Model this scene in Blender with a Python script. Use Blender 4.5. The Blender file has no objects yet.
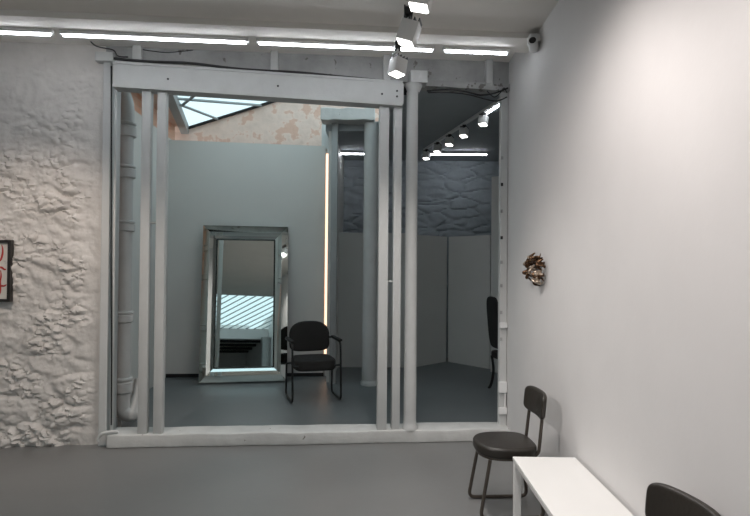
import bpy, bmesh, math, random
from mathutils import Vector, Matrix, noise, Euler
C = bpy.context.scene.collection
scene = bpy.context.scene
R = math.radians
random.seed(7)

# ------------------------------------------------------------------ camera, world, exposure
F_PX = 560.0
cam_d = bpy.data.cameras.new('camera'); cam = bpy.data.objects.new('camera', cam_d); C.objects.link(cam)
cam_d.sensor_width = 36; cam_d.lens = F_PX/750*36; cam_d.clip_start = .05; cam_d.clip_end = 200
CAM = Vector((0, 0, 1.6))
YAW, PITCH, ROLL = R(.61), R(.70), R(.5)
rot = Matrix.Rotation(YAW, 3, 'Z') @ Matrix.Rotation(R(90)+PITCH, 3, 'X') @ Matrix.Rotation(ROLL, 3, 'Z')
cam.matrix_world = Matrix.Translation(CAM) @ rot.to_4x4()
scene.camera = cam
scene.view_settings.view_transform = 'Standard'; scene.view_settings.look = 'None'
scene.view_settings.gamma = 1; scene.view_settings.use_curve_mapping = False
scene.view_settings.exposure = 0.17
w = bpy.data.worlds.new('sky'); scene.world = w; w.use_nodes = True
bg = w.node_tree.nodes['Background']; bg.inputs[0].default_value = (.80, .90, .93, 1); bg.inputs[1].default_value = 1.42

LED_E = 24.0; SPOT_W = 75

def ray(px, py):
    return (rot @ Vector(((px-375)/F_PX, (258-py)/F_PX, -1))).normalized()
def P(px, py, y):                    # point on the plane of depth y seen at a pixel
    r = ray(px, py); return CAM + r*(y/r.y)
# facade frame: origin in the right corner on the floor, x to the right, y into the back room
FA = math.atan2(.43, 4.48)
FM = Matrix.Translation((1.19, 5.27, 0)) @ Matrix.Rotation(FA, 4, 'Z')
FI = FM.inverted()
def PF(px, py, v=0.0):               # facade coordinates (x, v, z) of a pixel on the plane v
    r = ray(px, py); o = FI @ CAM; d = FI.to_3x3() @ r
    return o + d*((v-o.y)/d.y)
WM = Matrix.Identity(4)

# ------------------------------------------------------------------ materials
def mat(name, col, rough=.6, metal=0, bump=0, bscale=20, var=0, vscale=3, spec=.5, emit=None, estr=0, detail=6, speck=None):
    m = bpy.data.materials.new(name); m.use_nodes = True
    nt = m.node_tree; N = nt.nodes; L = nt.links; b = N['Principled BSDF']
    b.inputs['Base Color'].default_value = (*col, 1); b.inputs['Roughness'].default_value = rough
    b.inputs['Metallic'].default_value = metal; b.inputs['Specular IOR Level'].default_value = spec
    tc = N.new('ShaderNodeTexCoord')
    if var:
        n = N.new('ShaderNodeTexNoise'); n.inputs['Scale'].default_value = vscale; n.inputs['Detail'].default_value = detail
        L.new(tc.outputs['Object'], n.inputs['Vector'])
        r = N.new('ShaderNodeValToRGB'); r.color_ramp.elements[0].position = .3; r.color_ramp.elements[1].position = .7
        r.color_ramp.elements[0].color = (*[c*(1-var) for c in col], 1); r.color_ramp.elements[1].color = (*[min(1, c*(1+var)) for c in col], 1)
        L.new(n.outputs['Fac'], r.inputs['Fac']); out = r.outputs['Color']
        if speck:
            n2 = N.new('ShaderNodeTexNoise'); n2.inputs['Scale'].default_value = speck[0]; n2.inputs['Detail'].default_value = 8
            L.new(tc.outputs['Object'], n2.inputs['Vector'])
            r2 = N.new('ShaderNodeValToRGB'); r2.color_ramp.elements[0].position = speck[1]; r2.color_ramp.elements[1].position = speck[1]+.03
            L.new(n2.outputs['Fac'], r2.inputs['Fac'])
            mx = N.new('ShaderNodeMix'); mx.data_type = 'RGBA'; L.new(r2.outputs['Color'], mx.inputs['Factor'])
            L.new(out, mx.inputs[6]); mx.inputs[7].default_value = (*speck[2], 1); out = mx.outputs[2]
        L.new(out, b.inputs['Base Color'])
    if bump:
        n = N.new('ShaderNodeTexNoise'); n.inputs['Scale'].default_value = bscale; n.inputs['Detail'].default_value = 8
        L.new(tc.outputs['Object'], n.inputs['Vector'])
        bp = N.new('ShaderNodeBump'); bp.inputs['Strength'].default_value = bump; bp.inputs['Distance'].default_value = .01
        L.new(n.outputs['Fac'], bp.inputs['Height']); L.new(bp.outputs['Normal'], b.inputs['Normal'])
    if emit:
        b.inputs['Emission Color'].default_value = (*emit, 1); b.inputs['Emission Strength'].default_value = estr
    return m
def brick_mat(name, c1, c2, mortar, scale=1, rough=.8):
    m = mat(name, c1, rough); nt = m.node_tree; N = nt.nodes; L = nt.links; b = N['Principled BSDF']
    tc = N.new('ShaderNodeTexCoord'); mp = N.new('ShaderNodeMapping'); mp.inputs['Rotation'].default_value = (R(90), 0, 0)
    L.new(tc.outputs['Object'], mp.inputs['Vector'])
    nz = N.new('ShaderNodeTexNoise'); nz.inputs['Scale'].default_value = 4; L.new(tc.outputs['Object'], nz.inputs['Vector'])
    br = N.new('ShaderNodeTexBrick'); br.inputs['Scale'].default_value = scale
    br.inputs['Brick Width'].default_value = .24; br.inputs['Row Height'].default_value = .085; br.inputs['Mortar Size'].default_value = .008
    br.inputs['Color1'].default_value = (*c1, 1); br.inputs['Color2'].default_value = (*c2, 1); br.inputs['Mortar'].default_value = (*mortar, 1)
    L.new(mp.outputs['Vector'], br.inputs['Vector'])
    r = N.new('ShaderNodeValToRGB'); r.color_ramp.elements[0].position = .36; r.color_ramp.elements[1].position = .56
    L.new(nz.outputs['Fac'], r.inputs['Fac'])
    mx = N.new('ShaderNodeMix'); mx.data_type = 'RGBA'; L.new(r.outputs['Color'], mx.inputs['Factor'])
    L.new(br.outputs['Color'], mx.inputs[6]); mx.inputs[7].default_value = (*[.5*(a+d) for a, d in zip(c2, mortar)], 1)
    L.new(mx.outputs[2], b.inputs['Base Color'])
    bp = N.new('ShaderNodeBump'); bp.inputs['Strength'].default_value = .6; bp.inputs['Distance'].default_value = .012; bp.invert = True
    L.new(br.outputs['Fac'], bp.inputs['Height']); L.new(bp.outputs['Normal'], b.inputs['Normal'])
    return m

M = {}
M['wall'] = mat('painted_plaster', (.66, .645, .635), .7, bump=.06, bscale=30, var=.02)
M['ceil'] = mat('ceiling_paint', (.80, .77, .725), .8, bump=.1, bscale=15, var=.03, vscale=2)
M['stone'] = mat('painted_stone', (.62, .59, .56), .75, bump=.5, bscale=28, var=.05, vscale=5)
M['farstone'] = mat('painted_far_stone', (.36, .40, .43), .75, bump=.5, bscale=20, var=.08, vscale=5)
M['upper'] = mat('patched_painted_plaster', (.36, .36, .355), .7, bump=1.0, bscale=14, var=.2, vscale=5, speck=(9, .62, (.16, .15, .14)))
M['farceil'] = mat('dimmed_back_ceiling', (.34, .37, .385), .8, bump=.1, var=.05)  # the back room's weaker light is put into this darker ceiling colour
M['iron'] = mat('painted_iron', (.51, .515, .505), .45, bump=.15, bscale=40, var=.04, vscale=8)
M['timber'] = mat('painted_timber', (.55, .555, .545), .5, bump=.15, bscale=40, var=.04, vscale=5)
M['sill'] = mat('scuffed_white_paint', (.54, .54, .525), .55, bump=.5, bscale=18, var=.08, vscale=7, speck=(14, .70, (.2, .18, .16)))
M['floor'] = mat('grey_concrete_floor', (.175, .175, .172), .38, bump=.05, bscale=25, var=.06, vscale=1.6)
M['floor2'] = mat('grey_resin_floor', (.13, .145, .15), .4, bump=.05, bscale=20, var=.06, vscale=2)
M['panel'] = mat('white_board', (.66, .655, .63), .55, var=.02, vscale=2)
M['brick'] = brick_mat('pink_brick', (.74, .46, .36), (.80, .58, .48), (.78, .64, .56))
M['pinkstone'] = mat('pink_rough_plaster', (.80, .64, .56), .85, bump=1.2, bscale=11, var=.12, vscale=5, speck=(5, .57, (.74, .50, .40)))
M['brickred'] = brick_mat('orange_brick', (.78, .38, .24), (.80, .48, .34), (.78, .58, .46))
M['gap'] = mat('near_black_fill', (.02, .02, .02), .9, var=.2)
M['leather'] = mat('dark_brown_leather', (.022, .018, .014), .42, bump=.15, bscale=60, var=.15)
M['fabric'] = mat('black_fabric', (.014, .013, .012), .85, bump=.3, bscale=120, var=.1)
M['tube'] = mat('dark_bronze_tube', (.09, .075, .062), .35, metal=.5, var=.1)
M['armtube'] = mat('black_steel_tube', (.02, .02, .02), .4, metal=.4, var=.1)
M['table'] = mat('white_lacquer', (.80, .79, .77), .25, var=.01)
M['tableleg'] = mat('white_metal_leg', (.72, .71, .69), .35, var=.01)
M['mirror'] = mat('mirror_glass', (.80, .86, .83), .015, metal=1, var=.005)
M['mirrorframe'] = mat('bevelled_mirror_glass', (.74, .80, .77), .03, metal=1, var=.01)
M['mirroredge'] = mat('mirror_bead', (.05, .06, .055), .2, metal=.4, var=.05)
M['black'] = mat('black_plastic', (.012, .012, .012), .5, var=.1)
M['white'] = mat('white_plastic', (.75, .75, .74), .4, var=.01)
M['led'] = mat('led_diffuser', (.9, .9, .9), .5, emit=(.90, .94, 1.0), estr=LED_E)
M['lens'] = mat('spot_lens', (.9, .9, .9), .4, emit=(1, .97, .92), estr=8)
M['warm'] = mat('sunlit_edge_glow', (.9, .8, .7), .5, emit=(1, .62, .42), estr=1.5)  # emission in place of sunlight on the post edge
M['bronze'] = mat('bronze', (.10, .055, .03), .3, metal=.85, var=.3, vscale=30)
M['bronze2'] = mat('pale_worn_metal', (.55, .45, .36), .3, metal=.7, var=.2, vscale=30)
M['paper'] = mat('print_paper', (.66, .63, .58), .8, var=.03)
M['red'] = mat('red_ink', (.42, .03, .025), .7, var=.2, vscale=30)
M['dark_frame'] = mat('black_frame', (.015, .012, .01), .4, var=.1)
M['skybar'] = mat('skylight_bar', (.30, .34, .35), .5, var=.05)
M['rafter'] = mat('grey_rafter', (.34, .35, .35), .6, var=.06)
g = bpy.data.materials.new('skylight_glass'); g.use_nodes = True; gn = g.node_tree
for n in list(gn.nodes): gn.nodes.remove(n)
o_ = gn.nodes.new('ShaderNodeOutputMaterial'); t_ = gn.nodes.new('ShaderNodeBsdfTransparent'); t_.inputs[0].default_value = (.87, .94, .96, 1)
gl = gn.nodes.new('ShaderNodeBsdfGlossy'); gl.inputs['Roughness'].default_value = .05
mx = gn.nodes.new('ShaderNodeMixShader'); mx.inputs[0].default_value = .06
gn.links.new(t_.outputs[0], mx.inputs[1]); gn.links.new(gl.outputs[0], mx.inputs[2]); gn.links.new(mx.outputs[0], o_.inputs[0])
M['glass'] = g

# ------------------------------------------------------------------ mesh helpers
def nb(): return bmesh.new()
def box(bm, x0, x1, y0, y1, z0, z1, bev=0, seg=2, mtx=None):
    r = bmesh.ops.create_cube(bm, size=1)
    vs = r['verts']
    for v in vs: v.co = Vector(((x0+x1)/2+v.co.x*(x1-x0), (y0+y1)/2+v.co.y*(y1-y0), (z0+z1)/2+v.co.z*(z1-z0)))
    if bev:
        es = list({e for v in vs for e in v.link_edges})
        r2 = bmesh.ops.bevel(bm, geom=es, offset=bev, segments=seg, profile=.5, affect='EDGES')
        vs = list({v for f in r2['faces'] for v in f.verts} | {v for v in vs if v.is_valid})
    if mtx is not None:
        for v in vs: v.co = mtx @ v.co
    return bm
def hexa(bm, pts):                   # 8 points: bottom ring then top ring
    vs = [bm.verts.new(p) for p in pts]
    for f in ((3,2,1,0), (4,5,6,7), (0,1,5,4), (1,2,6,5), (2,3,7,6), (3,0,4,7)): bm.faces.new([vs[i] for i in f])
    return bm
def prism(bm, poly, z0, z1):
    lo = [bm.verts.new((x, y, z0)) for x, y in poly]; hi = [bm.verts.new((x, y, z1)) for x, y in poly]
    n = len(poly); bm.faces.new(lo[::-1]); bm.faces.new(hi)
    for i in range(n): bm.faces.new((lo[i], lo[(i+1)%n], hi[(i+1)%n], hi[i]))
    bmesh.ops.recalc_face_normals(bm, faces=bm.faces); return bm
def smooth_path(pts, n=8, closed=False):
    pts = [Vector(p) for p in pts]; out = []
    for i in range(len(pts)-1):
        p0 = pts[max(i-1, 0)]; p1 = pts[i]; p2 = pts[i+1]; p3 = pts[min(i+2, len(pts)-1)]
        for k in range(n):
            t = k/n
            out.append(.5*((2*p1)+(-p0+p2)*t+(2*p0-5*p1+4*p2-p3)*t*t+(-p0+3*p1-3*p2+p3)*t**3))
    out.append(pts[-1]); return out
def round_path(pts, r, n=6):         # polyline with rounded corners
    pts = [Vector(p) for p in pts]; out = [pts[0]]
    for i in range(1, len(pts)-1):
        a, b, c = pts[i-1], pts[i], pts[i+1]
        d1 = (a-b); d2 = (c-b); rr = min(r, d1.length*.45, d2.length*.45)
        s = b+d1.normalized()*rr; e = b+d2.normalized()*rr
        for k in range(n+1):
            t = k/n; out.append((1-t)**2*s+2*t*(1-t)*b+t*t*e)
    out.append(pts[-1]); return out
def tube(bm, pts, r, seg=10, rs=None, flat=None):
    pts = [Vector(p) for p in pts]; rings = []; nrm = None
    for i, p in enumerate(pts):
        t = (pts[min(i+1, len(pts)-1)]-pts[max(i-1, 0)]).normalized()
        if nrm is None:
            nrm = t.orthogonal().normalized()
        nrm = (nrm-t*nrm.dot(t)).normalized(); bn = t.cross(nrm)
        rr = rs[i] if rs else r
        rings.append([bm.verts.new(p+nrm*math.cos(a)*rr+bn*math.sin(a)*rr*(flat or 1)) for a in [2*math.pi*k/seg for k in range(seg)]])
    for i in range(len(rings)-1):
        for k in range(seg):
            bm.faces.new((rings[i][k], rings[i][(k+1)%seg], rings[i+1][(k+1)%seg], rings[i+1][k]))
    bm.faces.new(rings[0][::-1]); bm.faces.new(rings[-1]); return bm
def lathe(bm, prof, x=0, y=0, seg=28, mtx=None):
    rings = []
    for r, z in prof:
        rings.append([bm.verts.new((x+r*math.cos(2*math.pi*k/seg), y+r*math.sin(2*math.pi*k/seg), z)) for k in range(seg)])
    for i in range(len(rings)-1):
        for k in range(seg): bm.faces.new((rings[i][k], rings[i][(k+1)%seg], rings[i+1][(k+1)%seg], rings[i+1][k]))
    bm.faces.new(rings[0][::-1]); bm.faces.new(rings[-1])
    if mtx is not None:
        for rg in rings:
            for v in rg: v.co = mtx @ v.co
    return bm
def cushion(bm, outline, z0, z1, rnd, n=5):    # rounded pad over a closed 2D outline
    cx = sum(p[0] for p in outline)/len(outline); cy = sum(p[1] for p in outline)/len(outline)
    rings = []
    def ring(off, z):
        out = []
        m = len(outline)
        for i, (x, y) in enumerate(outline):
            a = Vector(outline[i-1]); c = Vector(outline[(i+1)%m]); t = (c-a).normalized(); nn = Vector((t.y, -t.x))
            q = Vector((x, y))-nn*off; out.append(bm.verts.new((q.x, q.y, z)))
        return out
    for k in range(n+1):
        a = math.pi/2*k/n; rings.append(ring(rnd*(1-math.sin(a)), z0+rnd*(1-math.cos(a))))
    for k in range(n+1):
        a = math.pi/2*k/n; rings.append(ring(rnd*(1-math.cos(a)), z1-rnd*(1-math.sin(a))))
    for i in range(len(rings)-1):
        m = len(outline)
        for k in range(m): bm.faces.new((rings[i][k], rings[i][(k+1)%m], rings[i+1][(k+1)%m], rings[i+1][k]))
    bm.faces.new(rings[0][::-1]); bm.faces.new(rings[-1]); return bm
def superellipse(a, b, n, m=40, flatback=0):
    out = []
    for k in range(m):
        t = 2*math.pi*k/m; c, s = math.cos(t), math.sin(t)
        out.append((a*abs(c)**(2/n)*(1 if c > 0 else -1), b*abs(s)**(2/n)*(1 if s > 0 else -1)))
    return out

# ------------------------------------------------------------------ object helpers
BASE = {}
def finish(bm, name, m, smooth):
    bmesh.ops.recalc_face_normals(bm, faces=bm.faces)
    me = bpy.data.meshes.new(name); bm.to_mesh(me); bm.free()
    for k in (m if isinstance(m, (list, tuple)) else [m]): me.materials.append(M[k])
    if smooth:
        for p in me.polygons: p.use_smooth = True
        try: me.set_sharp_from_angle(angle=R(35))
        except Exception: pass
    return bpy.data.objects.new(name, me)
def props(o, label, cat, group):
    o['label'] = label; o['category'] = cat
    if group: o['group'] = group
def thing(name, label, cat, base, group=None, fr=WM, rz=0):
    o = bpy.data.objects.new(name, None); o.empty_display_size = .1; C.objects.link(o)
    o.matrix_world = fr @ Matrix.Translation(base) @ Matrix.Rotation(rz, 4, 'Z')
    BASE[o.name] = Vector(base); props(o, label, cat, group); return o
def part(name, bm, m, parent, label=None, smooth=True, local=False):
    if not local:
        b = BASE.get(parent.name, Vector((0, 0, 0)))
        for v in bm.verts: v.co -= b
    o = finish(bm, name, m, smooth); C.objects.link(o); o.parent = parent
    BASE[o.name] = Vector((0, 0, 0)) if local else BASE.get(parent.name, Vector((0, 0, 0)))
    if label: o['label'] = label
    return o
def solo(name, bm, m, label=None, cat=None, group=None, kind=None, fr=WM, smooth=True):
    xs = [v.co.x for v in bm.verts]; ys = [v.co.y for v in bm.verts]; zs = [v.co.z for v in bm.verts]
    b = Vector(((min(xs)+max(xs))/2, (min(ys)+max(ys))/2, min(zs)))
    for v in bm.verts: v.co -= b
    o = finish(bm, name, m, smooth); C.objects.link(o); o.matrix_world = fr @ Matrix.Translation(b)
    BASE[o.name] = b
    if label: props(o, label, cat, group)
    if kind: o['kind'] = kind
    return o
def struct(name, bm, m, fr=WM, smooth=False): return solo(name, bm, m, kind='structure', fr=fr, smooth=smooth)
def copy_thing(root, mtx, label, group=None):
    r = root.copy(); C.objects.link(r); r.matrix_world = mtx; r['label'] = label
    if group: r['group'] = group
    for ch in list(root.children):
        c = ch.copy(); C.objects.link(c); c.parent = r
        for gch in ch.children:
            d = gch.copy(); C.objects.link(d); d.parent = c
    return r

# ------------------------------------------------------------------ the setting
ZC = 3.40; ZB = 3.52; YR = -6.0; XL = -7.0
def fw(x, v): p = FM @ Vector((x, v, 0)); return (p.x, p.y)
# floors
b = nb(); prism(b, [(XL, -13), (1.19, -13), fw(0, 0), fw(-8.3, 0)], -.1, 0); struct('floor', b, 'floor')
b = nb(); prism(b, [fw(-4.4, 0.0), fw(2.6, 0.0), (3.6, 10.2), (-3.6, 10.2)], -.1, .0); struct('floor', b, 'floor2')
# front ceiling, dropped fascia beam and the higher strip behind it
b = nb(); prism(b, [(XL, -1.9), (1.3, -1.9), fw(.15, -.92), fw(-8.3, -.92)], ZC, ZC+.12); struct('ceiling', b, 'ceil')
b = nb(); box(b, -8.3, 0.0, -.95, -.66, 3.355, ZB+.02, bev=.004); struct('trim_1', b, 'ceil', FM)
b = nb(); box(b, -8.3, 0.2, -.66, .4, ZB, ZB+.12); struct('ceiling', b, 'ceil', FM)
# right wall
b = nb(); prism(b, [(1.19, -13), (1.5, -13), (1.5, 5.50), fw(0.01, .17), fw(0, 0)], 0, 3.7); struct('wall_right', b, 'wall')
b = nb(); box(b, XL-.2, XL, -13, 5, 0, 4.2); struct('wall_left', b, 'wall')

def rough_wall(name, m, fr, x0, x1, z0, z1, v, step, amp, seed, cell=(.30, .2), calm=None, depth=.25, chunk=False):
    bm = nb(); nx = int((x1-x0)/step); nz = int((z1-z0)/step); g_ = []
    for i in range(nx+1):
        col = []
        for j in range(nz+1):
            x = x0+(x1-x0)*i/nx; z = z0+(z1-z0)*j/nz
            q = Vector((x/cell[0], z/cell[1], seed))
            wv = Vector((noise.noise(q*1.1), noise.noise(q*1.1+Vector((9, 3, 1))), 0))*(.55 if chunk else .3)
            dd, pts = noise.voronoi(Vector((q.x+wv.x, q.y+wv.y, seed)))
            e = min(1, (dd[1]-dd[0])*(2.4 if chunk else 5)); e = e*e*(3-2*e)
            h = noise.noise(pts[0]*7.3)
            f2 = noise.fractal(Vector((x*13, z*16, seed)), .7, 2.1, 4)
            if chunk:
                s = e*(.3+.7*max(0, h+.3))*.8
                q2 = Vector((x*11+f2*.35, z*15+x*3+f2*.35, seed+3)); d2, p2 = noise.voronoi(q2)
                c2 = min(1, max(0, d2[1]-d2[0])*2.2); c2 = c2*(.3+.7*(noise.noise(p2[0]*5.1)*.5+.5))
                mk = noise.noise(Vector((x*3.1+5, z*3.7, seed+9))); mk = max(0, min(1, .5+mk*2.6))
                hh = amp*(s*.75+c2*.55*mk+f2*.13)
            else:
                hh = amp*(e*(.6+.4*h)+f2*.12)
            k = calm(x, z) if calm else 1
            col.append(bm.verts.new((x, v-hh*k, z)))
        g_.append(col)
    for i in range(nx):
        for j in range(nz): bm.faces.new((g_[i][j], g_[i+1][j], g_[i+1][j+1], g_[i][j+1]))
    # sides and back
    bl = [bm.verts.new((x0, v+depth, z0)), bm.verts.new((x1, v+depth, z0)), bm.verts.new((x1, v+depth, z1)), bm.verts.new((x0, v+depth, z1))]
    bm.faces.new(bl[::-1])
    bm.faces.new([g_[0][j] for j in range(nz+1)]+[bl[3], bl[0]])
    bm.faces.new([g_[nx][j] for j in range(nz, -1, -1)]+[bl[1], bl[2]])
    bm.faces.new([g_[i][0] for i in range(nx, -1, -1)]+[bl[0], bl[1]])
    bm.faces.new([g_[i][nz] for i in range(nx+1)]+[bl[2], bl[3]])
    return struct(name, bm, m, fr, smooth=True)
xs = PF(103, 265).x
def calm(x, z):
    k = 1-.75*max(0, min(1, (z-2.3)/.8))
    k *= max(.12, min(1, (xs-x)/.22))
    return k
rough_wall('wall_back', 'stone', FM, -6.2, xs, 0, ZB, 0, .0105, .075, 3.3, cell=(.30, .19), calm=calm, chunk=True)
b = nb(); box(b, -8.3, -6.2, 0, .25, 0, ZB); struct('wall_back', b, 'wall', FM)
# plaster above the opening
x113 = PF(113, 250).x
b = nb(); hexa(b, [(xs, 0, 3.37), (.0, 0, 3.27), (.0, .2, 3.27), (xs, .2, 3.37), (xs, 0, ZB), (.0, 0, ZB), (.0, .2, ZB), (xs, .2, ZB)]); struct('wall_top', b, 'upper', FM)
xt2 = PF(410, 85).x; b = nb(); hexa(b, [(x113-.02, .012, 3.29), (xt2, .012, 3.235), (xt2, .19, 3.235), (x113-.02, .19, 3.29), (x113-.02, .012, 3.375), (xt2, .012, 3.29), (xt2, .19, 3.29), (x113-.02, .19, 3.375)]); struct('trim_2', b, 'gap', FM)  # near-black strip, paints the shade in the gap over the beam
# ledge over the right-hand opening
p0 = PF(420, 84); b = nb(); hexa(b, [(p0.x, -.05, 3.255), (-.005, -.05, 3.235), (-.005, .1, 3.235), (p0.x, .1, 3.255), (p0.x, -.05, 3.31), (-.005, -.05, 3.30), (-.005, .1, 3.30), (p0.x, .1, 3.31)]); struct('trim_3', b, 'upper', FM)
# pilaster at the end of the stone wall
b = nb(); box(b, xs-.005, PF(110.5, 265).x, -.045, .2, 0, 3.37, bev=.006); struct('trim_4', b, 'timber', FM)
b = nb(); box(b, PF(95, 50, -.08).x, PF(113, 50, -.08).x, -.085, .1, 3.36, 3.44, bev=.006); struct('trim_5', b, 'timber', FM)
# sill
b = nb(); box(b, PF(107, 435, -.1).x, 0, -.12, .11, 0, .115, bev=.012, seg=3)
bmesh.ops.subdivide_edges(b, edges=[e for e in b.edges if e.calc_length() > 1], cuts=80)
for v in b.verts:
    v.co.y += .012*noise.noise(v.co*3); v.co.z = max(0, v.co.z+(.008*noise.noise(v.co*4) if v.co.z > .05 else 0))
struct('trim_6', b, 'sill', FM, smooth=True)

# back room shell
DP = 7.92
XW = P(166, 265, DP).x
xil = PF(166, 265, (FI @ P(166, 265, 7.75)).y).x
b = nb(); box(b, xil-.06, xil, 1.3, 3.3, 0, 3.36); struct('wall_inner_left', b, 'panel', FM)
b = nb(); box(b, xil-.25, xil-.06, .36, 3.45, 0, 4.6); struct('wall_inner_left', b, 'brickred', FM)
# end of stone wall towards inner left wall
b = nb(); box(b, -4.5, xs-.01, .26, .36, 0, 4.6); struct('wall_inner_front', b, 'brick', FM)
# white partition that carries the mirror
VP_ = (FI @ P(246, 265, DP)).y
XWf = PF(166, 265, VP_).x; XRf = PF(324.5, 265, VP_).x
b = nb(); hexa(b, [(XWf, VP_, 0), (XRf, VP_, 0), (XRf, VP_+.12, 0), (XWf, VP_+.12, 0), (XWf, VP_, 3.33), (XRf, VP_, 3.30), (XRf, VP_+.12, 3.30), (XWf, VP_+.12, 3.33)]); struct('wall_inner_partition', b, 'panel', FM)
b = nb(); box(b, XWf, XRf, VP_-.012, VP_-.001, 0, .05); struct('baseboard_inner', b, 'gap', FM)
# brick wall with sloping top behind it
YB = 8.7
pa = P(150, 148, YB); pb = P(187, 134, YB); pc = P(275, 106.5, YB)
sl = (pc.z-pb.z)/(pc.x-pb.x)
xr = .2; zr = pb.z+sl*(xr-pb.x)
bm = nb(); xq0 = P(333, 265, 7.7).x-.08
pts = [(XW-.8, 0), (xq0, 0), (xq0, 3.56), (xr, 3.56), (xr, zr+.09), (pb.x, pb.z+.09), (XW-.8, pb.z+.09)]
f_ = [bm.verts.new((x, YB, z)) for x, z in pts]; k_ = [bm.verts.new((x, YB+.2, z)) for x, z in pts]
bm.faces.new(f_); bm.faces.new(k_[::-1])
for i in range(7): bm.faces.new((f_[i], f_[(i+1)%7], k_[(i+1)%7], k_[i]))
struct('wall_inner_back', bm, 'pinkstone')
# eave beam of the skylight and its low ceiling strip on the left
ea = pb; eb = P(171, 92, 6.7); eb.z = ea.z; 
dirE = (eb-ea); ec = ea+dirE*1.7
bm = nb(); tv = Vector((.09, 0, 0))
hexa(bm, [ea-tv, ea+tv*.3, ec+tv*.3, ec-tv, ea-tv+Vector((0, 0, .13)), ea+tv*.3+Vector((0, 0, .13)), ec+tv*.3+Vector((0, 0, .13)), ec-tv+Vector((0, 0, .13))])
struct('trim_7', bm, 'rafter')
bm = nb(); hexa(bm, [Vector((XW-1.2, YB, 3.60)), ea-tv+Vector((0, 0, .03)), ec-tv+Vector((0, 0, .03)), Vector((XW-1.2, ec.y, 3.60)), Vector((XW-1.2, YB, 3.7)), ea-tv+Vector((0, 0, .12)), ec-tv+Vector((0, 0, .12)), Vector((XW-1.2, ec.y, 3.7))])
struct('ceiling', bm, 'brick')
# skylight: sloping glass with bars
def skypt(s, t, h=0):               # s along eave towards the camera, t up the slope to the right
    base = ea+dirE*s
    return Vector((base.x+t, base.y, base.z+.10+sl*t+h))
SKW = .2-pb.x
wn = nb(); q = [skypt(0, 0), skypt(0, SKW), skypt(1.7, SKW), skypt(1.7, 0)]
hexa(wn, [*q, *[p+Vector((0, 0, .008)) for p in q]])
win = struct('window_1', wn, 'glass')
def wpart(name, bm, m):
    for v in bm.verts: v.co -= BASE[win.name]
    o = finish(bm, name, m, False); C.objects.link(o); o.parent = win; return o
SK0 = 1
n0 = (skypt(1, 0)-skypt(0, 0)).cross(skypt(0, 1)-skypt(0, 0)).normalized()
def on_glass(px, py):
    r_ = ray(px, py); return CAM+r_*((skypt(0, 0)-CAM).dot(n0)/r_.dot(n0))
for (ax, ay), (bx2, by2), e0_, e1_ in (((182, 104), (226, 121), .4, 0), ((182, 104), (192, 96), 0, 2.5), ((188, 98), (260, 104), .2, 1.5)):
    a0 = on_glass(ax, ay); a1 = on_glass(bx2, by2); d_ = a1-a0; a1 = a1+d_*e1_; a0 = a0-d_*e0_
    bb = nb(); tube(bb, [a0-Vector((0, 0, .02)), a1-Vector((0, 0, .02))], .02, seg=6); wpart('glazing_bar', bb, 'skybar')
bb = nb(); a0 = skypt(0, 0); a1 = skypt(0, SKW); e = Vector((0, .04, 0)); u = Vector((0, 0, .035))
hexa(bb, [a0-e-u, a1-e-u, a1+e-u, a0+e-u, a0-e, a1-e, a1+e, a0+e]); wpart('glazing_bar', bb, 'gap')
# far room: ceiling, stone wall, side wall
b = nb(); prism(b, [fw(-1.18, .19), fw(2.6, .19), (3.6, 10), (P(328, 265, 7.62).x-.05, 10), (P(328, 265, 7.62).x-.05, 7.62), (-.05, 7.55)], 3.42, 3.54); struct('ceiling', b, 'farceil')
rough_wall('wall_far', 'farstone', WM, -1.2, 3.6, 0, 3.45, 9.75, .025, .05, 8.1, cell=(.42, .17))
b = nb(); box(b, 3.5, 3.7, 5.2, 10, 0, 3.5); struct('wall_far_right', b, 'panel')
b = nb(); prism(b, [(1.5, 5.50), (1.5, 5.34), fw(2.5, .0), fw(2.5, .15)], 0, 3.5); struct('wall_far_front', b, 'panel')
b = nb(); box(b, -.62, -.55, 7.6, 9.75, 0, 3.42); 
xq = P(333, 265, 7.7).x; b.free(); b = nb(); box(b, xq-.07, xq, 7.62, 9.75, 0, 3.42); struct('wall_far_left', b, 'panel')

# ------------------------------------------------------------------ room behind the camera (what the tall mirror looks back at)
b = nb(); box(b, XL, 1.3, -13.2, -13, 0, 4.4); struct('wall_rear', b, 'wall')
b = nb(); box(b, XL, 1.3, -13, -7.2, 3.05, 3.2); struct('ceiling', b, 'ceil')
b = nb(); box(b, XL, 1.3, -2.05, -1.9, ZC, 4.95); struct('wall_rear_upper', b, 'wall')
b = nb(); box(b, XL, 1.3, -7.3, -7.0, 2.80, 3.22, bev=.01); struct('trim_8', b, 'wall')
YA, YE, ZA, ZE = -7.1, -2.0, 3.2, 4.9
wb = nb(); hexa(wb, [(XL, YA, ZA), (1.3, YA, ZA), (1.3, YE, ZE), (XL, YE, ZE), (XL, YA, ZA+.01), (1.3, YA, ZA+.01), (1.3, YE, ZE+.01), (XL, YE, ZE+.01)])
win = struct('window_2', wb, 'glass')
for k in range(38):
    x_a = -11+k*.32; pts = []
    for s in (0, 1):
        x = x_a+(YE-YA)*.8*s; y = YA+(YE-YA)*s; pts.append(Vector((x, y, ZA+(ZE-ZA)*s-.03)))
    a0, a1 = pts; d_ = a1-a0
    lo = max(0, (XL-a0.x)/d_.x); hi = min(1, (1.3-a0.x)/d_.x)
    if hi-lo < .05: continue
    bb = nb(); tube(bb, [a0+d_*lo, a0+d_*hi], .022, seg=6); wpart('glazing_bar', bb, 'skybar')
bm = nb(); lathe(bm, [(.13, 0), (.13, 2.7), (.2, 2.8)], 1.0, -6.6); solo('round_column', bm, 'iron', 'white round column deep in the front room, seen in the tall mirror', 'column')

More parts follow.
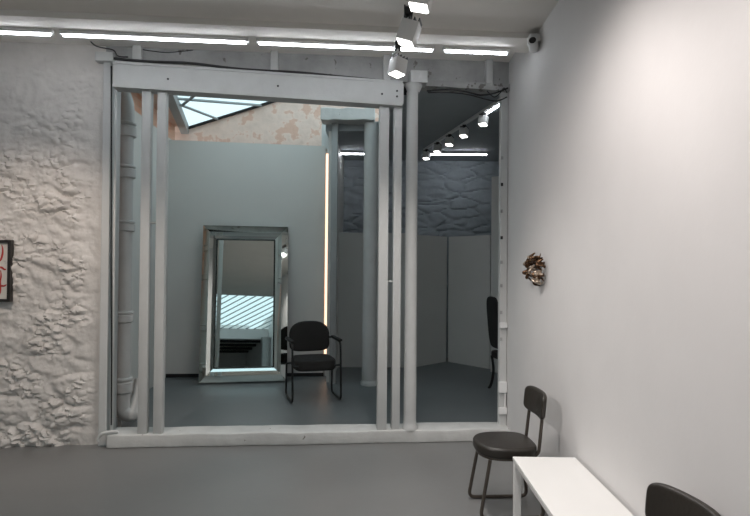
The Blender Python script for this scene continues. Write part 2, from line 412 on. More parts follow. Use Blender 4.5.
# ------------------------------------------------------------------ facade ironwork and timber
hl = PF(113, 62, -.13); hr = PF(402.5, 84, -.13); hl2 = PF(113, 87, -.13); hr2 = PF(402.5, 106, -.13)
t = thing('header_beam', 'long painted steel beam spanning above the four timber posts, bolted at its right end', 'beam', (hl.x, 0, hl2.z), fr=FM)
bm = nb(); h0 = hl.z-hl2.z
def beam_at(x, v, dz):
    k = (x-hl.x)/(hr.x-hl.x); return (x, v, hl2.z+(hr2.z-hl2.z)*k+dz)
for (v0, v1, z0, z1) in ((-.13, -.118, 0, .225), (-.13, .005, 0, .014), (-.13, .005, .211, .225), (-.142, -.13, .0, .02), (-.142, -.13, .205, .225)):
    a, c = hl.x, hr.x
    hexa(bm, [beam_at(a, v0, z0), beam_at(c, v0, z0), beam_at(c, v1, z0), beam_at(a, v1, z0), beam_at(a, v0, z1), beam_at(c, v0, z1), beam_at(c, v1, z1), beam_at(a, v1, z1)])
part('web', bm, 'iron', t, smooth=False)
bm = nb(); a, c = PF(373, 95, -.13).x, hr.x+.01
hexa(bm, [beam_at(a, -.138, .02), beam_at(c, -.138, .02), beam_at(c, -.125, .02), beam_at(a, -.125, .02), beam_at(a, -.138, .205), beam_at(c, -.138, .205), beam_at(c, -.125, .205), beam_at(a, -.125, .205)])
part('end_plate', bm, 'iron', t, smooth=False)
for px, py in ((382, 94), (397, 91), (397, 96.5), (168, 79), (278, 86)):
    q = PF(px, py, -.14); bm = nb(); lathe(bm, [(.009, 0), (.009, .005), (.006, .008)], seg=12, mtx=Matrix.Translation(q) @ Matrix.Rotation(R(90), 4, 'X'))
    part('bolt', bm, 'black', t)

def post(pa, pb_, v0, v1, ztop, label):
    xa = pa; xb = pb_
    bm = nb(); box(bm, xa, xb, v0, v1, .108, ztop, bev=.004)
    return solo('timber_post', bm, 'timber', label, 'post', None, fr=FM)
def fx(px, v): return PF(px, 265, v).x
zt = lambda px: hl2.z+(hr2.z-hl2.z)*((fx(px, -.05)-hl.x)/(hr.x-hl.x))+.005
post(fx(112.5, -.02), fx(115, -.02), -.03, -.005, zt(115), 'thin white timber upright beside the fat white pipe, leftmost of the uprights')
post(fx(139.5, -.10), fx(148.5, -.10), -.10, -.02, zt(144), 'left post of the left-hand pair of white timber posts, beside the pipe')
post(fx(155, -.10), fx(164, -.10), -.10, -.02, zt(160), 'right post of the left-hand pair of white timber posts, nearer the mirror')
post(fx(378.5, -.10), fx(388, -.10), -.10, .0, zt(383), 'left post of the right-hand pair of white timber posts, farther from the iron column')
post(fx(393, -.10), fx(401, -.10), -.10, -.01, zt(397), 'right post of the right-hand pair of white timber posts, beside the iron column')
for px, z, lb in ((151.5, 1.95, 'between the left-hand pair of white posts'), (390.5, 1.45, 'between the right-hand pair of white posts')):
    bm = nb(); tube(bm, [(fx(px-4, -.06), -.06, z), (fx(px+4, -.06), -.06, z)], .008)
    solo('spacer_bolt', bm, 'iron', 'small painted spacer bolt '+lb, 'bolt', fr=FM)
# iron column
cx = fx(411, -.06)
zc = PF(417, 72, -.1).z; zb_ = PF(417, 84, -.1).z
t = thing('iron_column', 'slender round white cast iron column with flared square capital', 'column', (cx, -.06, .11), fr=FM)
bm = nb(); lathe(bm, [(.075, .11), (.075, .13), (.062, .15), (.058, .2), (.052, zb_-.09), (.054, zb_-.07)], cx, -.06); part('shaft', bm, 'iron', t)
bm = nb(); lathe(bm, [(.055, zb_-.07), (.06, zb_-.05), (.085, zb_), (.09, zb_+.005)], cx+.01, -.06); part('flare', bm, 'iron', t)
bm = nb(); box(bm, cx-.03, cx+.125, -.15, .0, zb_, zc, bev=.004); part('capital', bm, 'iron', t, smooth=False)
# short studs in front of the plaster above the opening
for px, pt, pb2, wd, lb in ((137, 40, 61, 8, 'above the left end of the long beam'), (274.5, 48, 72, 7, 'above the middle of the long beam'), (387, 56, 82, 7, 'above the right end of the long beam, left of the column'), (489.5, 62, 84, 7, 'near the right wall above the cable bundle')):
    a = PF(px, pt, -.05); c = PF(px, pb2, -.05); k = wd/2/560*5.1
    bm = nb(); box(bm, a.x-k, a.x+k, -.06, .005, c.z, ZB, bev=.004)
    solo('short_stud', bm, 'timber', 'short white painted stud '+lb, 'stud', fr=FM)

# drain pipe
xp = fx(124.2, .50); yp = .50
t = thing('drain_pipe', 'fat white painted drain pipe with collars beside the left-hand posts', 'pipe', (xp, yp, 0), fr=FM)
bm = nb(); lathe(bm, [(.072, .34), (.072, 3.0)], xp, yp); part('pipe', bm, 'iron', t)
for z, h in ((.34, .14), (1.02, .10), (1.9, .10), (2.42, .12), (2.82, .14)):
    bm = nb(); lathe(bm, [(.079, z), (.095, z+.01), (.095, z+h*.7), (.08, z+h*.8), (.095, z+h*.9), (.095, z+h), (.079, z+h+.01)], xp, yp); part('collar', bm, 'iron', t)
bm = nb(); tube(bm, smooth_path([(xp, yp, .36), (xp, yp, .25), (xp+.01, yp, .16), (xp+.09, yp+.02, .13), (xp+.12, yp+.1, .25), (xp+.12, yp+.2, .42)], 6), .072, seg=18); part('elbow', bm, 'iron', t)
bm = nb(); tube(bm, smooth_path([(xp, yp, 2.94), (xp, yp, 3.1), (xp-.04, yp+.05, 3.22), (xp-.12, yp+.16, 3.34)], 6), .074, seg=18); part('elbow', bm, 'iron', t)
bm = nb(); tube(bm, [(xp-.02, yp, .0), (xp-.02, yp, .18)], .015); part('foot', bm, 'iron', t)

# conduit by the foot of the pilaster
bm = nb(); tube(bm, smooth_path([P(98, 441, 4.80), P(99, 437, 4.80), P(103, 433.5, 4.8), P(110, 432, 4.82), P(118, 431.5, 4.86)], 6), .014)
for v in bm.verts: v.co.z = max(v.co.z, .002)
solo('conduit', bm, 'timber', 'thin white conduit bending over the left end of the sill', 'conduit')
# right jamb
t = thing('door_jamb', 'narrow white timber jamb with hardware against the right wall', 'jamb', (-.04, .03, .11), fr=FM)
bm = nb(); box(bm, -.072, -.004, .0, .06, .11, 3.235, bev=.004); part('jamb_post', bm, 'timber', t, smooth=False)
for z in (.9, 1.15, 1.4, 1.62, 1.85, 2.1, 2.35, 2.6):
    bm = nb(); box(bm, -.071, -.05, -.008, .002, z, z+.03, bev=.002); part('bracket', bm, 'black' if int(z*100)%2 else 'upper', t, smooth=False)
for z, h, wdt in ((.42, .10, .085), (1.02, .05, .08), (.22, .06, .085)):
    bm = nb(); box(bm, -wdt, -.006, -.03, .0, z, z+h, bev=.004); part('junction_box', bm, 'white', t, smooth=False)
bm = nb(); tube(bm, [(-.02, -.012, .28), (-.02, -.012, .42)], .008); part('conduit', bm, 'white', t)

# cables
def cable(pix, v, r, label, fr=FM):
    bm = nb(); pts = [PF(px, py, v+dv) for px, py, dv in pix]; tube(bm, smooth_path(pts, 6), r, seg=6)
    return solo('cable', bm, 'black', label, 'cable', fr=fr)
cable([(114, 58.5, 0), (150, 61.5, 0), (190, 63, 0), (230, 68, 0), (262, 70.5, 0), (300, 72.5, 0), (345, 77, 0), (388, 81, 0)], -.075, .011, 'long black cable lying along the top of the steel beam')  # cable that also blackens the shaded gap above the beam
cable([(427, 91, 0), (445, 89.5, 0), (463, 91, 0), (480, 95, 0), (495, 93, 0), (508, 88, 0)], -.07, .008, 'black cable from the column capital to the right wall, upper of the pair')
cable([(428, 92.5, 0), (450, 92.5, 0), (468, 94.5, 0), (485, 99, 0), (497, 101, 0), (507, 97, 0)], -.05, .006, 'black cable from the column capital to the right wall, lower of the pair')
cable([(487, 91, 0), (494, 97, 0), (500, 93, 0), (504, 88, 0), (507, 93, 0)], -.09, .005, 'small looped black cable where the ledge meets the right wall')
cable([(88, 38, 0), (93, 44, 0), (99, 47, 0), (113, 50, 0), (118, 56, 0), (128, 57, 0)], -.09, .006, 'black cable dropping from the ceiling over the pilaster cap')
cable([(142, 49.5, 0), (152, 51, 0), (166, 52.5, 0), (180, 51.5, 0), (193, 50, 0)], -.008, .004, 'thin dark wire tacked across the plaster, left of the middle stud')
cable([(111.3, 66, 0), (111.5, 150, 0), (111.2, 250, 0), (111.6, 350, 0), (111.3, 425, 0)], -.045, .007, 'thin dark line for the shaded gap running down beside the pilaster')  # black strand paints the shade between pilaster and thin upright

# ------------------------------------------------------------------ lights
def led_bar(name, a, c, z, label, group, fr=FM, w_=.045):
    a = Vector(a); c = Vector(c); d = (c-a); L_ = d.length; ang = math.atan2(d.y, d.x)
    base = ((a+c)/2); base.z = z
    t = thing(name, label, 'light', base, group, fr=fr, rz=ang)
    bm = nb(); box(bm, -L_/2, L_/2, -w_/2, w_/2, .012, .04, bev=.003); part('housing', bm, 'white', t, smooth=False, local=True)
    bm = nb(); box(bm, -L_/2+.02, L_/2-.02, -.009, .009, -.004, .0125, bev=.004, seg=2); part('diffuser', bm, 'led', t, local=True)
    return t
vb = -.72
def bx_(px, py): q = PF(px, py, vb); return (q.x, q.y, 0)
zl = 3.315
for pa_, pc_, lb in ((-60, 53, 'leftmost'), (60, 249, 'second from the left'), (256.5, 434.5, 'third from the left'), (443, 509, 'rightmost and shortest')):
    led_bar('led_batten', bx_(pa_, 40), bx_(pc_, 45), zl, 'white glowing LED batten below the fascia beam, '+lb, 'LED battens across the front ceiling')
# battens added out of view overhead to brighten the front room
for k, (x, y) in enumerate(((-5.6, 1.6), (-5.6, .4), (-5.6, -.6), (-5.6, -1.5))):
    led_bar('led_batten', (x, y, 0), (x+1.6, y, 0), ZC-.045, 'added unseen white LED batten overhead on the front ceiling, %s' % ('nearest the stone wall', 'second from the stone wall', 'third from the stone wall', 'farthest from the stone wall')[k], 'added overhead battens', fr=WM)
for k, (x, y) in enumerate(((-5.5, -9), (-3, -9), (-5.5, -11), (-3, -11))):
    led_bar('led_batten', (x, y, 0), (x+.4, y, 0), 3.005, 'small LED lamp on the low rear ceiling, %s' % ('front left of four', 'front right of four', 'back left of four', 'back right of four')[k], 'rear ceiling lamps', fr=WM)
for k in range(5):
    b = nb(); box(b, XL, 1.2, -8.0-k*1.1, -7.8-k*1.1, 2.95, 3.06); struct('trim_%d' % (9+k), b, 'black')

def make_spot(label, loc, aim, group, s=1.0, power=SPOT_W, col=(1, .95, .91), cone=70, lamp=True, drop=.15):
    loc = Vector(loc)
    t = thing('track_spotlight', label, 'spotlight', loc, group)
    bm = nb(); box(bm, -.025*s, .025*s, -.055*s, .055*s, -.045*s, 0, bev=.004); part('adapter', bm, 'black', t, label='black adapter', local=True, smooth=False)
    piv = Vector((0, 0, -drop*s)); d = (Vector(aim)-(loc+piv)).normalized()
    q = d.to_track_quat('-Z', 'Y').to_matrix().to_4x4(); mt = Matrix.Translation(piv) @ q
    side = (mt.to_3x3() @ Vector((1, 0, 0)))*.066*s
    bm = nb(); tube(bm, round_path([Vector((0, 0, -.045*s)), Vector((0, 0, -.062*s)), side+Vector((0, 0, -.062*s)), piv+side*1.05], .012*s), .008*s, seg=8); part('bracket', bm, 'white', t, local=True)
    bm = nb(); box(bm, -.055*s, .055*s, -.055*s, .055*s, -.05*s, .075*s, bev=.008*s, mtx=mt); h = part('housing', bm, 'white', t, local=True)
    bm = nb(); box(bm, -.046*s, .046*s, -.046*s, .046*s, -.056*s, -.049*s, bev=.002*s, mtx=mt); part('lens', bm, 'lens', t, label='glowing lens', local=True)
    bm = nb()
    for k in range(4): box(bm, -.05*s, .05*s, -.05*s+k*.03*s, -.044*s+k*.03*s, .074*s, .095*s, mtx=mt)
    part('heat_sink', bm, 'black' , t, local=True, smooth=False)
    if lamp:
        ld = bpy.data.lights.new('spot_beam', 'SPOT'); ld.energy = power; ld.color = col; ld.spot_size = R(cone); ld.spot_blend = .8; ld.shadow_soft_size = .05
        lo = bpy.data.objects.new('spot_beam', ld); C.objects.link(lo); lo.parent = t; lo.matrix_local = Matrix.Translation(piv+d*.075*s) @ q
    return t
def track(a, c, label, r=.018):
    bm = nb(); a = Vector(a); c = Vector(c); d = (c-a); ang = math.atan2(d.y, d.x); L_ = d.length
    m_ = Matrix.Translation((a+c)/2) @ Matrix.Rotation(ang, 4, 'Z')
    box(bm, -L_/2, L_/2, -r, r, 0, .035, bev=.003, mtx=m_)
    return solo('lighting_track', bm, 'white', label, 'track', smooth=False)
zt_ = 3.285
ta = P(425, -40, 2.9); tb = P(397, 52, 4.72)
zt_ = 3.285
ta = Vector((.42, 1.0, zt_)); tb = Vector((.11, 4.28, zt_))
t = thing('lighting_track', 'white lighting track hung below the front ceiling, carrying the big spotlights', 'track', (ta+tb)/2)
bm = nb(); d_ = tb-ta; m_ = Matrix.Translation((ta+tb)/2) @ Matrix.Rotation(math.atan2(d_.y, d_.x), 4, 'Z')
box(bm, -d_.length/2, d_.length/2, -.016, .016, 0, .03, bev=.003, mtx=m_); part('rail', bm, 'white', t, smooth=False)
for k in (.06, .5, .87):
    q = ta.lerp(tb, k); bm = nb(); lathe(bm, [(.006, zt_+.028), (.006, ZC)], q.x, q.y, seg=8); part('rod', bm, 'black', t)
for k, y in enumerate((2.6, 3.25)):
    pass
def on_track(y): k = (y-ta.y)/(tb.y-ta.y); return ta.lerp(tb, k)
make_spot('white box spotlight cut off by the top edge of the photo', on_track(3.17), (-.5, 3.3, 0), 'big spotlights on the front track', s=1.1, power=SPOT_W*.7, cone=130)
make_spot('white box spotlight in the middle of the front track, above the battens', on_track(3.68), (-.9, 3.9, 0), 'big spotlights on the front track', s=1.1, power=SPOT_W*.7, cone=130)
make_spot('white box spotlight at the far end of the front track, hanging beside the steel beam', on_track(4.24), (-.3, 3.95, 0), 'big spotlights on the front track', s=.95, power=SPOT_W*.55, cone=125, drop=.2)
make_spot('white box spotlight overhead, aimed at the right wall behind the table', on_track(2.35), (1.19, 3.0, .9), 'big spotlights on the front track', s=1.15, power=SPOT_W*.6, col=(1, .92, .89), cone=130)
make_spot('white box spotlight overhead at the near end of the front track', on_track(1.2), (1.19, 1.6, 1.6), 'big spotlights on the front track', s=1.15, power=SPOT_W*.62, col=(1, .92, .89), cone=120)

track((-2.3, .2, zt_+.075), (-2.3, 3.0, zt_+.075), 'added unseen white lighting track overhead in front of the stone wall')  # track and its two spots added out of view to light the walls
make_spot('added unseen white box spotlight overhead aimed at the rough stone wall', (-2.3, 2.85, zt_+.075), (-3.1, 4.8, .9), 'added spotlights on the left track', s=1.1, power=SPOT_W*1.3, col=(1, .86, .76), cone=75)
make_spot('added unseen white box spotlight overhead aimed across at the smooth right wall', (-2.3, .9, zt_+.075), (1.19, 3.0, 1.0), 'added spotlights on the left track', s=1.1, power=SPOT_W*2.6, col=(1, .93, .90), cone=60)

# back room track with small spots
sa = Vector((1.33, 5.85, 3.38)); sb = Vector((.66, 8.72, 3.38))
track(sa, sb, 'white lighting track on the dim back room ceiling')
for k, (px, lb) in enumerate(((483, 'nearest'), (464, 'second nearest'), (449.5, 'third nearest'), (437.5, 'fourth nearest'), (426.5, 'farthest'))):
    best = min((abs((lambda p: 375+F_PX*p.x/-p.z)(rot.transposed() @ (sa.lerp(sb, s/200)-CAM))-px), s) for s in range(201))[1]
    p = sa.lerp(sb, best/200)
    make_spot('small white box spotlight on the back room track, %s of the five' % lb, p, (p.x-.3, p.y-.5, 0.4), 'small spotlights on the back room track', s=.85, power=2, col=(.9, .95, 1), lamp=(k == 99), drop=.115)
a1 = P(490, 112, 5.9); led_bar('led_batten', (1.40, 5.72, 0), (1.22, 6.55, 0), 3.375, 'white LED batten slanting beside the near end of the back track', 'LED battens in the back room', fr=WM)
q0 = P(428, 154, 8.95); q1 = P(488, 157, 8.95); led_bar('led_batten', (q0.x, 8.95, 0), (q1.x, 8.95, 0), 3.37, 'white LED batten crossing the far end of the back room, right of the round column', 'LED battens in the back room', fr=WM)
q0 = P(330, 154, 8.95); q1 = P(366, 157, 8.95); led_bar('led_batten', (q0.x+.05, 8.95, 0), (q1.x, 8.95, 0), 3.37, 'white LED batten seen through the back room doorway beside the inner column', 'LED battens in the back room', fr=WM)
# added glowing strip, stands in for the sunlit edge beside the partition
q0 = FM @ Vector((XRf+.03, VP_+.05, 0)); q0 = Vector((q0.x, q0.y, 0)); TY = q0.y; t = thing('edge_glow_strip', 'tall thin added warm glow for the sunlit edge at the right of the white partition', 'light', (q0.x, TY, 0))
bm = nb(); lathe(bm, [(.022, .15), (.022, 3.2)], q0.x, TY, seg=12); part('tube', bm, 'warm', t)  # added glow strip in place of the sunlit edge, not a lamp tube
bm = nb(); lathe(bm, [(.026, 0), (.026, .15)], q0.x, TY, seg=12); part('strip_end', bm, 'white', t)
bm = nb(); lathe(bm, [(.026, 3.2), (.026, 3.27)], q0.x, TY, seg=12); part('strip_end', bm, 'white', t)

# ------------------------------------------------------------------ inner doorway: post, lintel, round column
xa = P(330.3, 265, 7.5).x; xb = P(335, 265, 7.5).x; xe = P(322, 200, 7.5).x
bm = nb(); box(bm, xa, xb+.02, 7.5, 7.6, 0, P(345, 121, 7.5).z, bev=.004); solo('door_post', bm, 'rafter', 'grey timber post to the right of the added edge glow', 'post')
bm = nb(); box(bm, P(320.5, 265, 8.15).x, P(330.5, 265, 8.15).x, 8.13, 8.2, 0, 3.78, bev=.004); solo('door_post', bm, 'timber', 'white timber post showing above the right end of the partition, behind the added edge glow', 'post')
z0 = P(345, 121, 7.4).z; z1 = P(345, 109, 7.4).z; x0 = P(321, 115, 7.4).x; x1 = P(375, 115, 7.4).x
bm = nb(); box(bm, x0, x1, 7.34, 7.60, z0, z1, bev=.01)
bmesh.ops.subdivide_edges(bm, edges=[e for e in bm.edges if e.calc_length() > .4], cuts=20)
for v in bm.verts: v.co.z += .02*noise.noise(v.co*6)
solo('lintel', bm, 'sill', 'flaking white lintel over the doorway to the back room', 'lintel', smooth=False)
xc = P(370.5, 265, 7.5).x
t = thing('round_column', 'thick round white column standing inside the back room doorway', 'column', (xc, 7.5, 0))
bm = nb(); lathe(bm, [(.105, 0), (.105, .3), (.10, .32), (.10, z0)], xc, 7.5); part('shaft', bm, 'iron', t)
bm = nb(); lathe(bm, [(.12, 0), (.12, .04), (.106, .06)], xc, 7.5); part('base', bm, 'iron', t)

# ------------------------------------------------------------------ display panels
def panel(a, c, h, label, th=.04, z0=.0):
    a = Vector(a); c = Vector(c); d = (c-a); ang = math.atan2(d.y, d.x); L_ = d.length
    m_ = Matrix.Translation((a+c)/2) @ Matrix.Rotation(ang, 4, 'Z')
    bm = nb(); box(bm, -L_/2, L_/2, 0, th, z0, h, bev=.003, mtx=m_)
    return solo('display_panel', bm, 'panel', label, 'panel', 'display panels in the back room', smooth=False)
c0 = P(447, 360, 9.35); c1 = P(489, 367, 8.75); c2 = P(414, 367, 8.8); c3 = P(337, 370, 8.72)
panel((c0.x+.012, 9.35, 0), (c1.x, 8.72, 0), 2.08, 'white display panel angled right of the corner, nearest the dark side chair')
panel((c2.x+.01, 8.8, 0), (c0.x-.012, 9.35, 0), 2.08, 'white display panel angled left of the corner, seen right of the iron column')
panel((c3.x, 8.74, 0), (c2.x-.01, 8.78, 0), 2.10, 'white display panel behind the thick round column')
e0 = P(489, 265, 8.5); e1 = P(504, 265, 8.3)
panel((e0.x+.03, 8.5, 0), (e1.x+.2, 8.2, 0), 2.95, 'tall white display panel against the right side of the back room')

# ------------------------------------------------------------------ tall mirror
W_, H_ = 1.16, 2.13
tilt = math.atan2(.30, H_)
mt = FM @ Matrix.Translation((PF(246, 265, VP_-.3).x, VP_-.40, .012)) @ Matrix.Rotation(R(5.4), 4, 'Z') @ Matrix.Rotation(-tilt, 4, 'X')
t = thing('floor_mirror', 'tall mirror with a wide mirrored border leaning against the white partition behind the armchair', 'mirror', (0, 0, 0)); t.matrix_world = mt
fwid = .19
bm = nb(); box(bm, -W_/2, W_/2, .012, .035, 0, H_); part('backing', bm, 'black', t, smooth=False, local=True)
bm = nb(); box(bm, -W_/2+fwid, W_/2-fwid, .0, .012, fwid, H_-fwid); part('mirror_glass', bm, 'mirror', t, smooth=False, local=True)
# four mitred strips, cross-section: outer edge back, ridge forward, inner edge
def strip(p0, p1, p2, p3):           # outer a, outer b, inner b, inner a in x,z
    bm = nb(); prof = [(0, .012), (.02, -.044), (.48, -.050), (.75, -.034), (1, .0)]
    rows = []
    for k, y in prof:
        rows.append((bm.verts.new((p0[0]+(p3[0]-p0[0])*k, y, p0[1]+(p3[1]-p0[1])*k)), bm.verts.new((p1[0]+(p2[0]-p1[0])*k, y, p1[1]+(p2[1]-p1[1])*k))))
    for i in range(len(rows)-1): bm.faces.new((rows[i][0], rows[i][1], rows[i+1][1], rows[i+1][0]))
    bk = [(bm.verts.new((r[0].co.x, .0125, r[0].co.z)), bm.verts.new((r[1].co.x, .0125, r[1].co.z))) for r in (rows[-1], rows[0])]
    bm.faces.new((rows[-1][0], rows[-1][1], bk[0][1], bk[0][0])); bm.faces.new((bk[0][0], bk[0][1], bk[1][1], bk[1][0]))
    return bm
o = [(-W_/2, 0), (W_/2, 0), (W_/2, H_), (-W_/2, H_)]; i_ = [(-W_/2+fwid, fwid), (W_/2-fwid, fwid), (W_/2-fwid, H_-fwid), (-W_/2+fwid, H_-fwid)]
for k in range(4):
    part('frame_strip', strip(o[k], o[(k+1)%4], i_[(k+1)%4], i_[k]), 'mirrorframe', t, smooth=False, local=True)
bm = nb()
for k in range(4):
    a, c = i_[k], i_[(k+1)%4]; tube(bm, [(a[0], -.004, a[1]), (c[0], -.004, c[1])], .009, seg=8)
part('bead', bm, 'mirroredge', t, local=True)

# ------------------------------------------------------------------ armchair in front of the mirror
def armchair():
    t = thing('armchair', 'black padded armchair with sled legs in front of the tall mirror', 'chair', (-.80, 6.70, 0), rz=R(19))
    # local frame: front is -y
    ol = superellipse(.245, .235, 4.5, 48); bm = nb(); cushion(bm, ol[::1], .36, .495, .035); part('seat', bm, 'fabric', t, local=True)
    # backrest: arched outline extruded in depth, leaning back
    pts = []
    for k in range(48):
        a = 2*math.pi*k/48; c, s = math.cos(a), math.sin(a); n_ = 5 if s < 0 else 2.7
        pts.append((.25*abs(c)**(2/n_)*(1 if c > 0 else -1), (.17 if s < 0 else .20)*abs(s)**(2/n_)*(1 if s > 0 else -1)))
    bm = nb(); cushion(bm, pts, -.035, .035, .025)
    m_ = Matrix.Translation((0, .235, .70)) @ Matrix.Rotation(R(90-8), 4, 'X')
    for v in bm.verts: v.co = m_ @ v.co
    part('backrest', bm, 'fabric', t, local=True)
    for s in (-1, 1):
        x = .285*s
        bm = nb(); tube(bm, round_path([(x, .26, .69), (x, -.19, .69), (x, -.235, .02), (x, .22, .02), (x, .2, .40), (x*.8, .2, .40)], .06), .012, seg=10); part('side_frame', bm, 'armtube', t, local=True)
        bm = nb(); box(bm, x-.022, x+.022, -.2, .2, .695, .722, bev=.01, seg=3); part('armrest', bm, 'fabric', t, local=True)
        bm = nb(); tube(bm, [(x, .26, .69), (x*.8, .255, .69)], .012); part('bracket', bm, 'armtube', t, local=True)
        bm = nb(); tube(bm, [(x, -.2, .42), (x*.75, -.2, .42)], .011); part('bracket', bm, 'armtube', t, local=True)
    return t
ac = armchair()
t = thing('high_back_chair', 'dark high-backed chair half hidden behind the jamb in the back room', 'chair', (1.66, 7.2, 0), rz=R(8))
bm = nb(); cushion(bm, superellipse(.21, .21, 4, 36), .42, .50, .02); part('seat', bm, 'fabric', t, local=True)
bm = nb(); cushion(bm, superellipse(.20, .33, 4, 40), -.02, .02, .015)
m_ = Matrix.Translation((-.215, 0, .88)) @ Matrix.Rotation(R(-5), 4, 'Y') @ Matrix.Rotation(R(90), 4, 'Z') @ Matrix.Rotation(R(90), 4, 'X')
for v in bm.verts: v.co = m_ @ v.co
part('backrest', bm, 'fabric', t, local=True)
for sx in (-1, 1):
    for sy in (-1, 1):
        bm = nb(); tube(bm, smooth_path([(.18*sx, .17*sy, .43), (.16*sx, .16*sy, .25), (.18*sx, .17*sy, .08), (.21*sx, .19*sy, 0)], 5), .018, seg=8); part('leg', bm, 'armtube', t, local=True)

# ------------------------------------------------------------------ side chairs and table
def side_chair(loc, rz, label):
    t = thing('side_chair', label, 'chair', loc, 'dark side chairs along the right wall', rz=rz)
    # local: front is -x
    ol = []
    for k in range(48):
        a = 2*math.pi*k/48; c, s = math.cos(a), math.sin(a); n_ = 3.2 if c > 0 else 2.5
        ol.append((.195*abs(c)**(2/n_)*(1 if c > 0 else -1), .195*abs(s)**(2/n_)*(1 if s > 0 else -1)))
    bm = nb(); cushion(bm, ol, .385, .455, .022); part('seat', bm, 'leather', t, local=True)
    bm = nb(); cushion(bm, [(x*.93, y*.93) for x, y in ol], .372, .388, .006, 2); part('seat_base', bm, 'tube', t, local=True)
    # curved backrest pad
    bm = nb(); cushion(bm, superellipse(.178, .085, 5, 56), -.016, .016, .014)
    bmesh.ops.triangulate(bm, faces=[f for f in bm.faces if len(f.verts) > 4])
    bmesh.ops.subdivide_edges(bm, edges=[e for e in bm.edges if e.calc_length() > .05], cuts=4, use_grid_fill=True)
    for v in bm.verts:
        u, w2, th = v.co.x, v.co.y, v.co.z
        v.co = Vector((.232+th+w2*.10-.9*(u*u), u, .700+w2))
    part('backrest', bm, 'leather', t, local=True)
    for s in (-1, 1):
        y = .165*s
        bm = nb(); tube(bm, round_path([(-.13, y*.92, .375), (-.195, y, .013), (.215, y, .013), (.165, y*.9, .375)], .05), .0115, seg=10); part('leg', bm, 'tube', t, local=True)
        bm = nb(); tube(bm, round_path([(.13, y*.78, .375), (.190, y*.78, .40), (.226, y*.72, .74)], .03), .011, seg=10); part('back_upright', bm, 'tube', t, local=True)
    return t
side_chair((.82, 3.72, 0), R(4), 'dark leather side chair between the far end of the white table and the sill')
side_chair((.88, 1.97, 0), R(13), 'dark side chair cut off by the photo edge at the near end of the table')
TX0, TX1, TY0, TY1, TH = .80, 1.175, 2.36, 3.385, .457
t = thing('low_table', 'long narrow white table against the right wall between two dark chairs', 'table', ((TX0+TX1)/2, (TY0+TY1)/2, 0))
bm = nb(); box(bm, TX0, TX1, TY0, TY1, TH-.022, TH, bev=.003); part('tabletop', bm, 'table', t, smooth=False)
for x in (TX0+.003, TX1-.043):
    for y in (TY0+.003, TY1-.043):
        bm = nb(); box(bm, x, x+.04, y, y+.04, 0, TH-.022, bev=.002); part('leg', bm, 'tableleg', t, smooth=False)
bm = nb()
box(bm, TX0+.012, TX0+.03, TY0+.043, TY1-.043, TH-.05, TH-.022); box(bm, TX1-.03, TX1-.012, TY0+.043, TY1-.043, TH-.05, TH-.022)
box(bm, TX0+.043, TX1-.043, TY1-.03, TY1-.012, TH-.05, TH-.022); box(bm, TX0+.043, TX1-.043, TY0+.012, TY0+.03, TH-.05, TH-.022)
part('apron', bm, 'tableleg', t, smooth=False)

# ------------------------------------------------------------------ wall sculpture
t = thing('wall_sculpture', 'small tangle of bronze curls hanging on the right wall', 'sculpture', (1.19, 4.30, 1.60))
rs = random.Random(4)
def wallpt(px, py):
    r = ray(px, py); k = 1.19/r.x; return CAM+r*k
for k in range(38):
    px = rs.uniform(532, 547); lo = 277 if px < 535.5 else (269 if px < 538.5 else 283); py = rs.uniform(256, lo)
    c = wallpt(px, py); c.x = 1.19-rs.uniform(.015, .06)
    a = rs.uniform(R(40), R(140)); ln = rs.uniform(.035, .065); pts = []
    for s in range(7):
        u = s/6-.5; aa = a+u*rs.choice((1.2, -1.6)); pts.append(c+Vector((-.02*math.cos(u*5), math.cos(aa)*ln*u*1.8, math.sin(aa)*ln*u*1.1)))
    for p in pts: p.x = min(p.x, 1.176)
    bm = nb(); tube(bm, smooth_path(pts, 3), .01, seg=8, rs=[.004+.010*math.sin(math.pi*min(1, i/18)) for i in range(19)], flat=.7)
    part('curl', bm, 'bronze' if rs.random() < .72 else 'bronze2', t)
bm = nb(); box(bm, 1.165, 1.19, 4.2, 4.4, 1.58, 1.6); part('mount', bm, 'bronze', t, smooth=False)

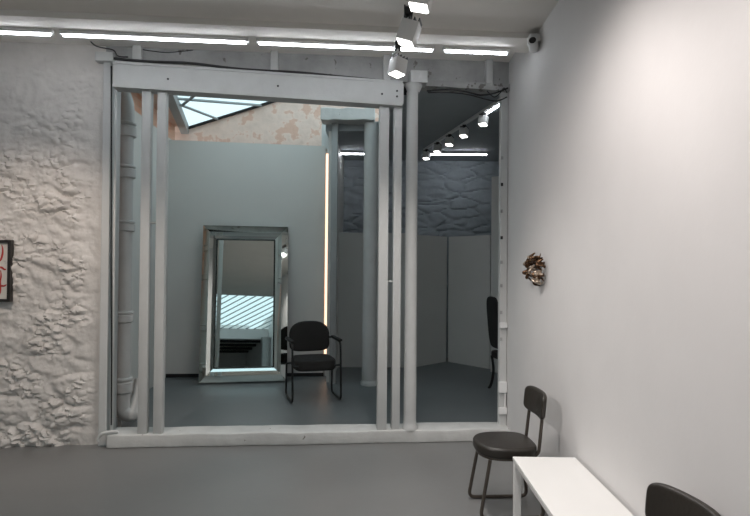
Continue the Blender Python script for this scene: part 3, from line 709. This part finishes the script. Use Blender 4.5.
# ------------------------------------------------------------------ framed print on the stone wall
va = -.075
r1 = PF(10.6, 240, va); r2 = PF(10.6, 302, va)
zt2, zb2 = r1.z, r2.z; xR = r1.x; xL_ = xR-.42; fwd = .024
t = thing('framed_print', 'black framed print of red brush strokes on the rough white stone wall', 'picture', ((xL_+xR)/2, va, zb2), fr=FM)
bm = nb()
box(bm, xL_, xR, va, va+.05, zb2, zb2+fwd); box(bm, xL_, xR, va, va+.05, zt2-fwd, zt2); box(bm, xL_, xL_+fwd, va, va+.05, zb2+fwd, zt2-fwd); box(bm, xR-fwd, xR, va, va+.05, zb2+fwd, zt2-fwd)
part('frame', bm, 'dark_frame', t, smooth=False)
bm = nb(); box(bm, xL_+fwd, xR-fwd, va+.02, va+.03, zb2+fwd, zt2-fwd); part('paper', bm, 'paper', t, smooth=False)
bm = nb()
for st in ([(1.6, 244.5), (2.6, 249), (2.4, 254), (1, 259), (-1.5, 262), (-4, 266)], [(-3, 271), (-.5, 268), (1.5, 267.5), (4.5, 269.5), (6, 269)], [(6.5, 284.5), (4, 286), (1, 286), (-2, 288), (-6, 289)], [(.5, 270), (1, 276), (0, 281), (.3, 291), (-1, 295)], [(-9, 248), (-12, 262), (-9, 275), (-14, 290)], [(-18, 256), (-24, 270), (-20, 284)], [(-5, 250), (-8, 256), (-4, 262), (-7, 270)]):
    pts = [PF(px, py, va+.017) for px, py in st]; sp = smooth_path(pts, 5); n_ = len(sp)
    tube(bm, sp, .004, seg=6, rs=[.002+.007*math.sin(math.pi*i/(n_-1))**.7 for i in range(n_)])
for v in bm.verts: v.co.y = va+.018+(v.co.y-va-.018)*.2
part('brush_strokes', bm, 'red', t, label='red brush strokes')

# ------------------------------------------------------------------ security camera
c = wallpt(533, 43); c.x = 1.19
c = P(533, 43, 4.22)
t = thing('security_camera', 'small white security camera in the corner below the ceiling', 'camera', c)
bm = nb(); box(bm, c.x-.02, 1.19, c.y+.0, c.y+.10, c.z+.015, c.z+.075, bev=.006); part('mount', bm, 'white', t, smooth=False)
m_ = Matrix.Translation(c) @ Matrix.Rotation(R(78), 4, 'X') @ Matrix.Rotation(R(-20), 4, 'Y')
bm = nb(); lathe(bm, [(.03, -.09), (.037, -.08), (.037, .03), (.03, .036)], seg=24, mtx=m_); part('housing', bm, 'white', t)
bm = nb(); lathe(bm, [(.026, .03), (.026, .039), (.012, .045)], seg=24, mtx=m_); part('lens', bm, 'black', t, label='black lens')
